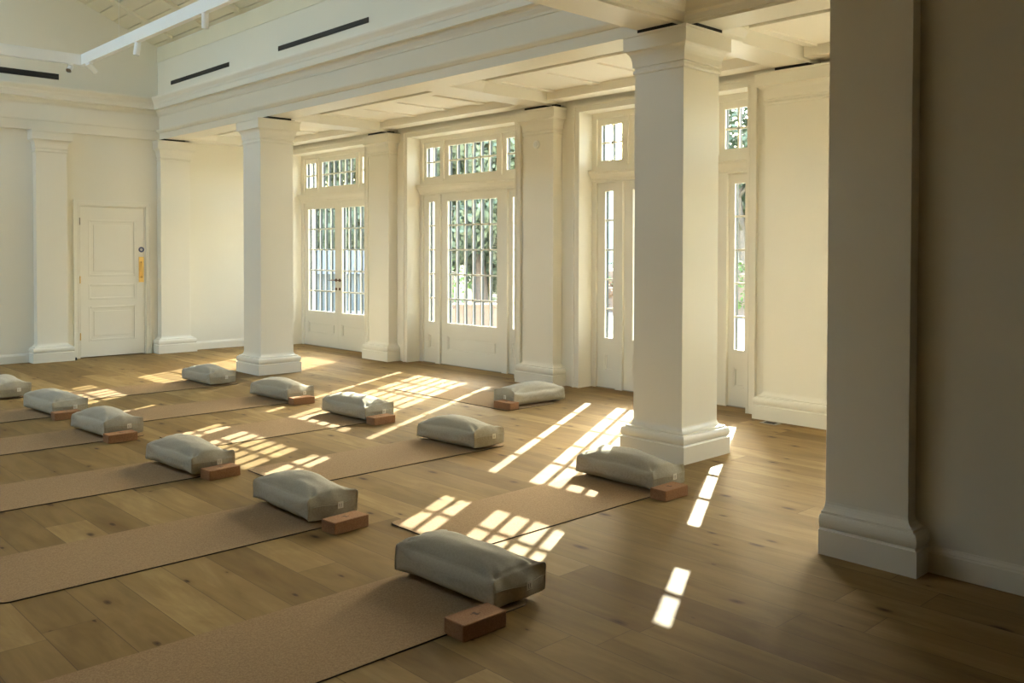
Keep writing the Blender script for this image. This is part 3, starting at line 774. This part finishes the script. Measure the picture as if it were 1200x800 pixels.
# (mat centre x, y, angle, mat label, bolster (x,y,rot,variant,label), block (x,y,rot,label))
A_X, B_X = 1.945, 3.825
rows = [
 ((1.77, 3.045, 0, 'cork mat closest to the viewer, running out of the bottom of the view'),
  (2.625, 3.055, 2, 0, 'bolster closest to the viewer, with a cloth label on its end'), (2.338, 2.678, 0, 'cork block closest to the viewer with a stamped mark on top')),
 ((1.945, 4.565, 0, 'cork mat with its rounded corner at the left edge, second from the viewer'),
  (2.71, 4.62, -1, 1, 'bolster second from the viewer in the left row, peaked at its far end'), (2.685, 4.145, 4, 'cork block touching the peaked second bolster')),
 ((1.945, 6.07, 0, 'cork mat third from the viewer in the left row, in full shade'),
  (2.665, 6.065, 3.5, 3, 'bolster third from the viewer in the left row, sun patches just behind it'), (2.70, 5.665, 5, 'cork block in front of the third bolster of the left row')),
 ((1.945, 7.66, 0, 'cork mat fourth from the viewer in the left row'),
  (2.67, 7.68, 4, 2, 'bolster fourth in the left row with a deep fold at its near end'), (2.635, 7.27, 1, 'cork block in front of the deeply folded fourth bolster')),
 ((1.945, 9.04, 0, 'cork mat fifth from the viewer in the left row'),
  (2.67, 8.985, 5, 0, 'bolster fifth in the left row, partly overlapped by the one before it'), (2.635, 8.565, 0, 'cork block half hidden behind the fourth bolster of the left row')),
 ((1.80, 10.4, 0, 'cork mat farthest back in the left row, under the cut-off bolster'),
  (2.585, 10.37, 3, 1, 'farthest bolster of the left row, cut by the left edge of the view'), None),
 ((3.825, 3.735, 0, 'cork mat with window-shaped sunlight across its corner, right row'),
  (4.60, 3.745, -1, 3, 'bolster beside the base of the middle free column, sun on its far end'), (4.482, 3.335, 0, 'cork block by the base of the middle free column')),
 ((3.825, 5.40, 0, 'cork mat second from the viewer in the right row'),
  (4.545, 5.40, 3.5, 2, 'bolster without a block, in the open centre of the floor'), None),
 ((3.825, 6.90, 0, 'cork mat third in the right row, crossed by window-shaped sunlight'),
  (4.60, 6.90, 2.5, 0, 'bolster with bright sun stripes over its top'), (4.565, 6.485, 2, 'cork block in front of the sun-striped bolster')),
 ((3.825, 8.27, 0, 'cork mat fourth in the right row, in front of the distant column'),
  (4.60, 8.27, 5, 3, 'bolster in front of the distant column, thin sun line on its end'), (4.585, 7.85, -4, 'cork block with a sliver of sunlight on its top')),
 ((3.825, 9.80, 0, 'cork mat farthest back in the right row, sun patch on its far side'),
  (4.53, 9.80, 3, 1, 'farthest bolster of the right row, left of the distant column'), None),
]
for mt, bo, bl in rows:
    place(mats[0], (mt[0], mt[1], 0), mt[2], mt[3], 'm')
    place(bols[bo[3]], (bo[0], bo[1], ZM), bo[2], bo[4], 'b%d' % bo[3])
    if bl: place(blk, (bl[0], bl[1], 0.0), bl[2], bl[3], 'k')
place(mats[0], (6.10, 7.08, 0), 90, 'lone cork mat lying along the window side, near the glazed doors', 'm')
place(bols[2], (6.26, 6.36, ZM), -95, 'lone bolster near the glazed doors, turned crosswise to all others', 'b2')
place(blk, (5.855, 6.265, .006), 91, 'cork block at the end of the crosswise bolster', 'k')

# ------------------------------------------------------------------ outside
bm = B(); bx(bm, WO, 19, -20, 45, -.25, -.06); tag(obj('terrace', bm, M_terrace), 'pale sunlit terrace outside the garden doors', 'terrace', kind='structure')
bm = B(); bx(bm, 19, 160, -80, 160, -.3, -.12); tag(obj('lawn', bm, M_lawn), 'lawn beyond the terrace', 'lawn', kind='structure')
bm = B(); bx(bm, -60, XL-.35, -40, 60, -.25, -.1); tag(obj('forecourt', bm, M_terrace), 'paved ground on the far side of the hall', 'ground', kind='structure')
def blob_leaves(bm, centres, n, size, seed):
    rnd = random.Random(seed)
    for i in range(n):
        c, r = rnd.choice(centres)
        d = Vector((rnd.gauss(0, 1), rnd.gauss(0, 1), rnd.gauss(0, 1))).normalized()
        p = Vector(c) + Vector((d.x*r[0], d.y*r[1], d.z*r[2]))*rnd.uniform(.72, 1.06)
        nrm = (d + Vector((rnd.gauss(0, .6), rnd.gauss(0, .6), rnd.gauss(0, .6)))).normalized()
        a = nrm.orthogonal().normalized(); b = nrm.cross(a); s = size*rnd.uniform(.6, 1.3)
        t = rnd.uniform(0, 2*PI); a, b = a*math.cos(t)+b*math.sin(t), b*math.cos(t)-a*math.sin(t)
        bm.faces.new([bm.verts.new(q) for q in (p-a*s, p+b*s*.5, p+a*s, p-b*s*.5)])
def tree(x, y, h, seed, mat, label, r=2.2, n=7000, low=.8):
    rnd = random.Random(seed)
    root = tag(empty('tree', (x, y, -.1)), label, 'tree', 'garden trees seen through the doors')
    bm = B(); pts = [Vector((0, 0, 0))]
    for i in range(1, 5): pts.append(pts[-1]+Vector((rnd.uniform(-.15, .15), rnd.uniform(-.15, .15), h*.17)))
    for i in range(4): cyl(bm, pts[i], pts[i+1], .20-.03*i, .20-.03*(i+1), 10)
    for k in range(6):
        a = k*PI/3+rnd.uniform(-.3, .3); s = pts[2+k % 3]
        cyl(bm, s, s+Vector((math.cos(a)*r*.7, math.sin(a)*r*.7, h*.18)), .06, .02, 6)
    obj('trunk', bm, M_bark, root)
    cs = []
    for k in range(16):
        a = rnd.uniform(0, 2*PI); z = low+rnd.uniform(.1, 1)*(h-low-.6); rr = r*(1-.45*abs((z-low)/(h-low)-.4)*1.6)
        cs.append(((math.cos(a)*rr*.6, math.sin(a)*rr*.6, z), (rr*.55, rr*.55, h*.11+.35)))
    bm = B(); blob_leaves(bm, cs, n*2, .135, seed); tag(obj('foliage', bm, mat, root), kind='stuff')
def polar(az, D): return (D*math.cos(math.radians(az)), D*math.sin(math.radians(az)))
for k, (az, D, h, mt, lab, r) in enumerate((
    (62.8, 41, 8.4, M_leaf, 'dark green tree seen through the left leaf of the double doors', 2.5),
    (58.8, 31, 7.0, M_leafp, 'grey-green tree seen through the middle of the double doors', 2.4),
    (54.6, 41, 8.4, M_leafp, 'pale tree seen through the right leaf of the double doors', 2.4),
    (51.5, 36, 8.0, M_leaf, 'green tree at the left of the single glazed door', 2.3),
    (48.5, 26, 5.7, M_leafp, 'tree with a pale trunk behind the single glazed door', 2.1),
    (44.9, 33, 6.9, M_leaf, 'dark tree at the right of the single glazed door', 1.7),
    (32.4, 31, 6.6, M_leaf, 'sparse tree seen right of the middle free column', 2.0),
    (29.5, 40, 6.0, M_leafp, 'more distant tree right of the sparse tree', 2.4))):
    x, y = polar(az, D); tree(x, y, h, 20+k, mt, lab, r, 7500 if k < 6 else 3200, .3 if k < 6 else 1.7)
def hedge(az0, az1, D, h, mt, label, seed):
    x0, y0 = polar(az0, D); x1, y1 = polar(az1, D)
    root = tag(empty('hedge', ((x0+x1)/2, (y0+y1)/2, -.12)), label, 'hedge')
    L = math.hypot(x1-x0, y1-y0); root.rotation_euler = (0, 0, math.atan2(y1-y0, x1-x0))
    n = max(3, int(L/.6)); cs = [((-L/2+L*(i+.5)/n, 0, h*.5), (.5, .45, h*.55)) for i in range(n)]
    bm = B(); blob_leaves(bm, cs, int(L*700), .06, seed); tag(obj('foliage', bm, mt, root), kind='stuff')
    bm = B(); bx(bm, -L/2+.1, L/2-.1, -.25, .25, .02, h*.8); obj('inner_twigs', bm, M_bark, root)
hedge(38.6, 41.8, 25, 1.35, M_hedge, 'clipped green hedge seen through the sidelight left of the middle column', 51)
hedge(38.6, 41.8, 23.6, .85, M_copper, 'low copper-brown hedge in front of the green one', 52)
hedge(30.0, 34.4, 22.5, 1.35, M_hedge, 'clipped green hedge seen right of the middle column', 53)
hedge(50.0, 53.0, 22, 1.4, M_hedge, 'green hedge behind the left panes of the single glazed door', 54)
# low stone garden wall with coping, slate-blue outbuilding, hill
x, y = polar(49.0, 17.0)
g = tag(empty('garden_wall', (x, y, -.06), math.radians(139)), 'low pinkish stone garden wall seen at the foot of the single glazed door', 'garden wall')
bm = B(); rings(bm, [(-.75, .75, -.25, .25, 0), (-.72, .72, -.22, .22, .30), (-.4, .35, -.18, .18, .52)]); obj('stonework', bm, M_stone, g)
bm = B(); rings(bm, [(-.45, .40, -.22, .22, .52), (-.45, .40, -.22, .22, .57)]); obj('coping', bm, M_stone, g)
x, y = polar(58.3, 25.0)
g = tag(empty('outbuilding', (x, y, -.1), math.radians(147)), 'low slate-blue outbuilding seen through the double doors', 'outbuilding')
bm = B(); bx(bm, -2.7, 2.7, -1.0, 1.0, 0, 1.0); obj('wall', bm, M_render, g)
bm = B(); rings(bm, [(-2.85, 2.85, -1.2, 1.2, 1.0), (-2.8, 2.8, -1.1, 1.1, 1.06), (-2.4, 2.4, -.1, .1, 1.65)]); obj('roof', bm, M_slate, g)
bm = B(); bm2 = bmesh.ops.create_grid(bm, x_segments=40, y_segments=12, size=1)
for v in bm.verts:
    a, b = v.co.x, v.co.y
    az = math.radians(20+45*(a+1)/2); D = 170+60*b
    hgt = (13+5*noise.noise(Vector((a*2.2, 3, 1))))*math.sin(PI*min(1, max(0, (b+1)/2)))**.8
    v.co = Vector((D*math.cos(az), D*math.sin(az), -.3+hgt))
h_ = obj('hill', bm, M_hill, smooth=True); tag(h_, 'hazy wooded hill on the horizon', 'hill', kind='structure')

# ------------------------------------------------------------------ light
SUN_DIR = Vector((1.633, 1.633*.55, 1.0)).normalized()
sd = bpy.data.lights.new('sun', 'SUN'); sd.energy = 9.6; sd.angle = math.radians(.26); sd.color = (1, .93, .80)
so = bpy.data.objects.new('sun', sd); C.objects.link(so); so.rotation_euler = SUN_DIR.to_track_quat('Z', 'Y').to_euler(); so.location = (20, 12, 14)
w = bpy.data.worlds.new('sky'); bpy.context.scene.world = w; w.use_nodes = True; nt = w.node_tree
bg = nt.nodes['Background']; sk = nt.nodes.new('ShaderNodeTexSky'); sk.sky_type = 'NISHITA'; sk.sun_disc = False
sk.sun_elevation = math.radians(28); sk.sun_rotation = math.atan2(SUN_DIR.x, SUN_DIR.y); sk.air_density = 1.3; sk.dust_density = 4.0; sk.ozone_density = 1.0
nt.links.new(sk.outputs[0], bg.inputs[0]); bg.inputs[1].default_value = .92
def portal(loc, rot, sx, sy):
    l = bpy.data.lights.new('portal', 'AREA'); l.shape = 'RECTANGLE'; l.size = sx; l.size_y = sy; l.cycles.is_portal = True
    o = bpy.data.objects.new('portal', l); C.objects.link(o); o.location = loc; o.rotation_euler = rot
for c in OPEN: portal((WO+.02, c, HZ/2), (0, PI/2, 0), HZ, 2*HW)           # emits toward -x
nrm = Vector((-SL, 0, 1)).normalized()
for a, b in RL:
    dm = (d0+d1)/2; l = (d1-d0)*math.hypot(1, SL)
    portal((XR-dm, (a+b)/2, ZRG-dm*SL+.64), nrm.to_track_quat('Z', 'Y').to_euler(), l, b-a)
for a, b in LW: portal((XL-.32, (a+b)/2, (LZ0+LZ1)/2), (0, -PI/2, 0), LZ1-LZ0, b-a)

# ------------------------------------------------------------------ camera
f_px, yaw, pit, rol, cy = 1059.3016, math.radians(43.402989), math.radians(1.103257), math.radians(.13163), 314.575
a = PI/2-yaw
fw = Vector((math.cos(a)*math.cos(pit), math.sin(a)*math.cos(pit), -math.sin(pit)))
r0 = Vector((math.sin(a), -math.cos(a), 0)); u0 = r0.cross(fw)
rr = r0*math.cos(rol)+u0*math.sin(rol); uu = -r0*math.sin(rol)+u0*math.cos(rol)
cd = bpy.data.cameras.new('camera'); cam = bpy.data.objects.new('camera', cd); C.objects.link(cam)
cam.matrix_world = Matrix(((rr.x, uu.x, -fw.x, 0), (rr.y, uu.y, -fw.y, 0), (rr.z, uu.z, -fw.z, 1.5), (0, 0, 0, 1)))
cd.sensor_width = 36; cd.lens = f_px/1200*36; cd.shift_y = -(400-cy)/1200; cd.clip_end = 1000; cd.clip_start = .05
sc = bpy.context.scene; sc.camera = cam
sc.view_settings.view_transform = 'Standard'; sc.view_settings.look = 'None'; sc.view_settings.exposure = 1.47; sc.view_settings.gamma = 1
sc.view_settings.use_curve_mapping = False
sc.cycles.use_denoising = True; sc.cycles.denoising_prefilter = 'ACCURATE'; sc.cycles.max_bounces = 14; sc.cycles.diffuse_bounces = 10; sc.cycles.transparent_max_bounces = 16
sc.cycles.sample_clamp_indirect = 8; sc.cycles.caustics_reflective = False
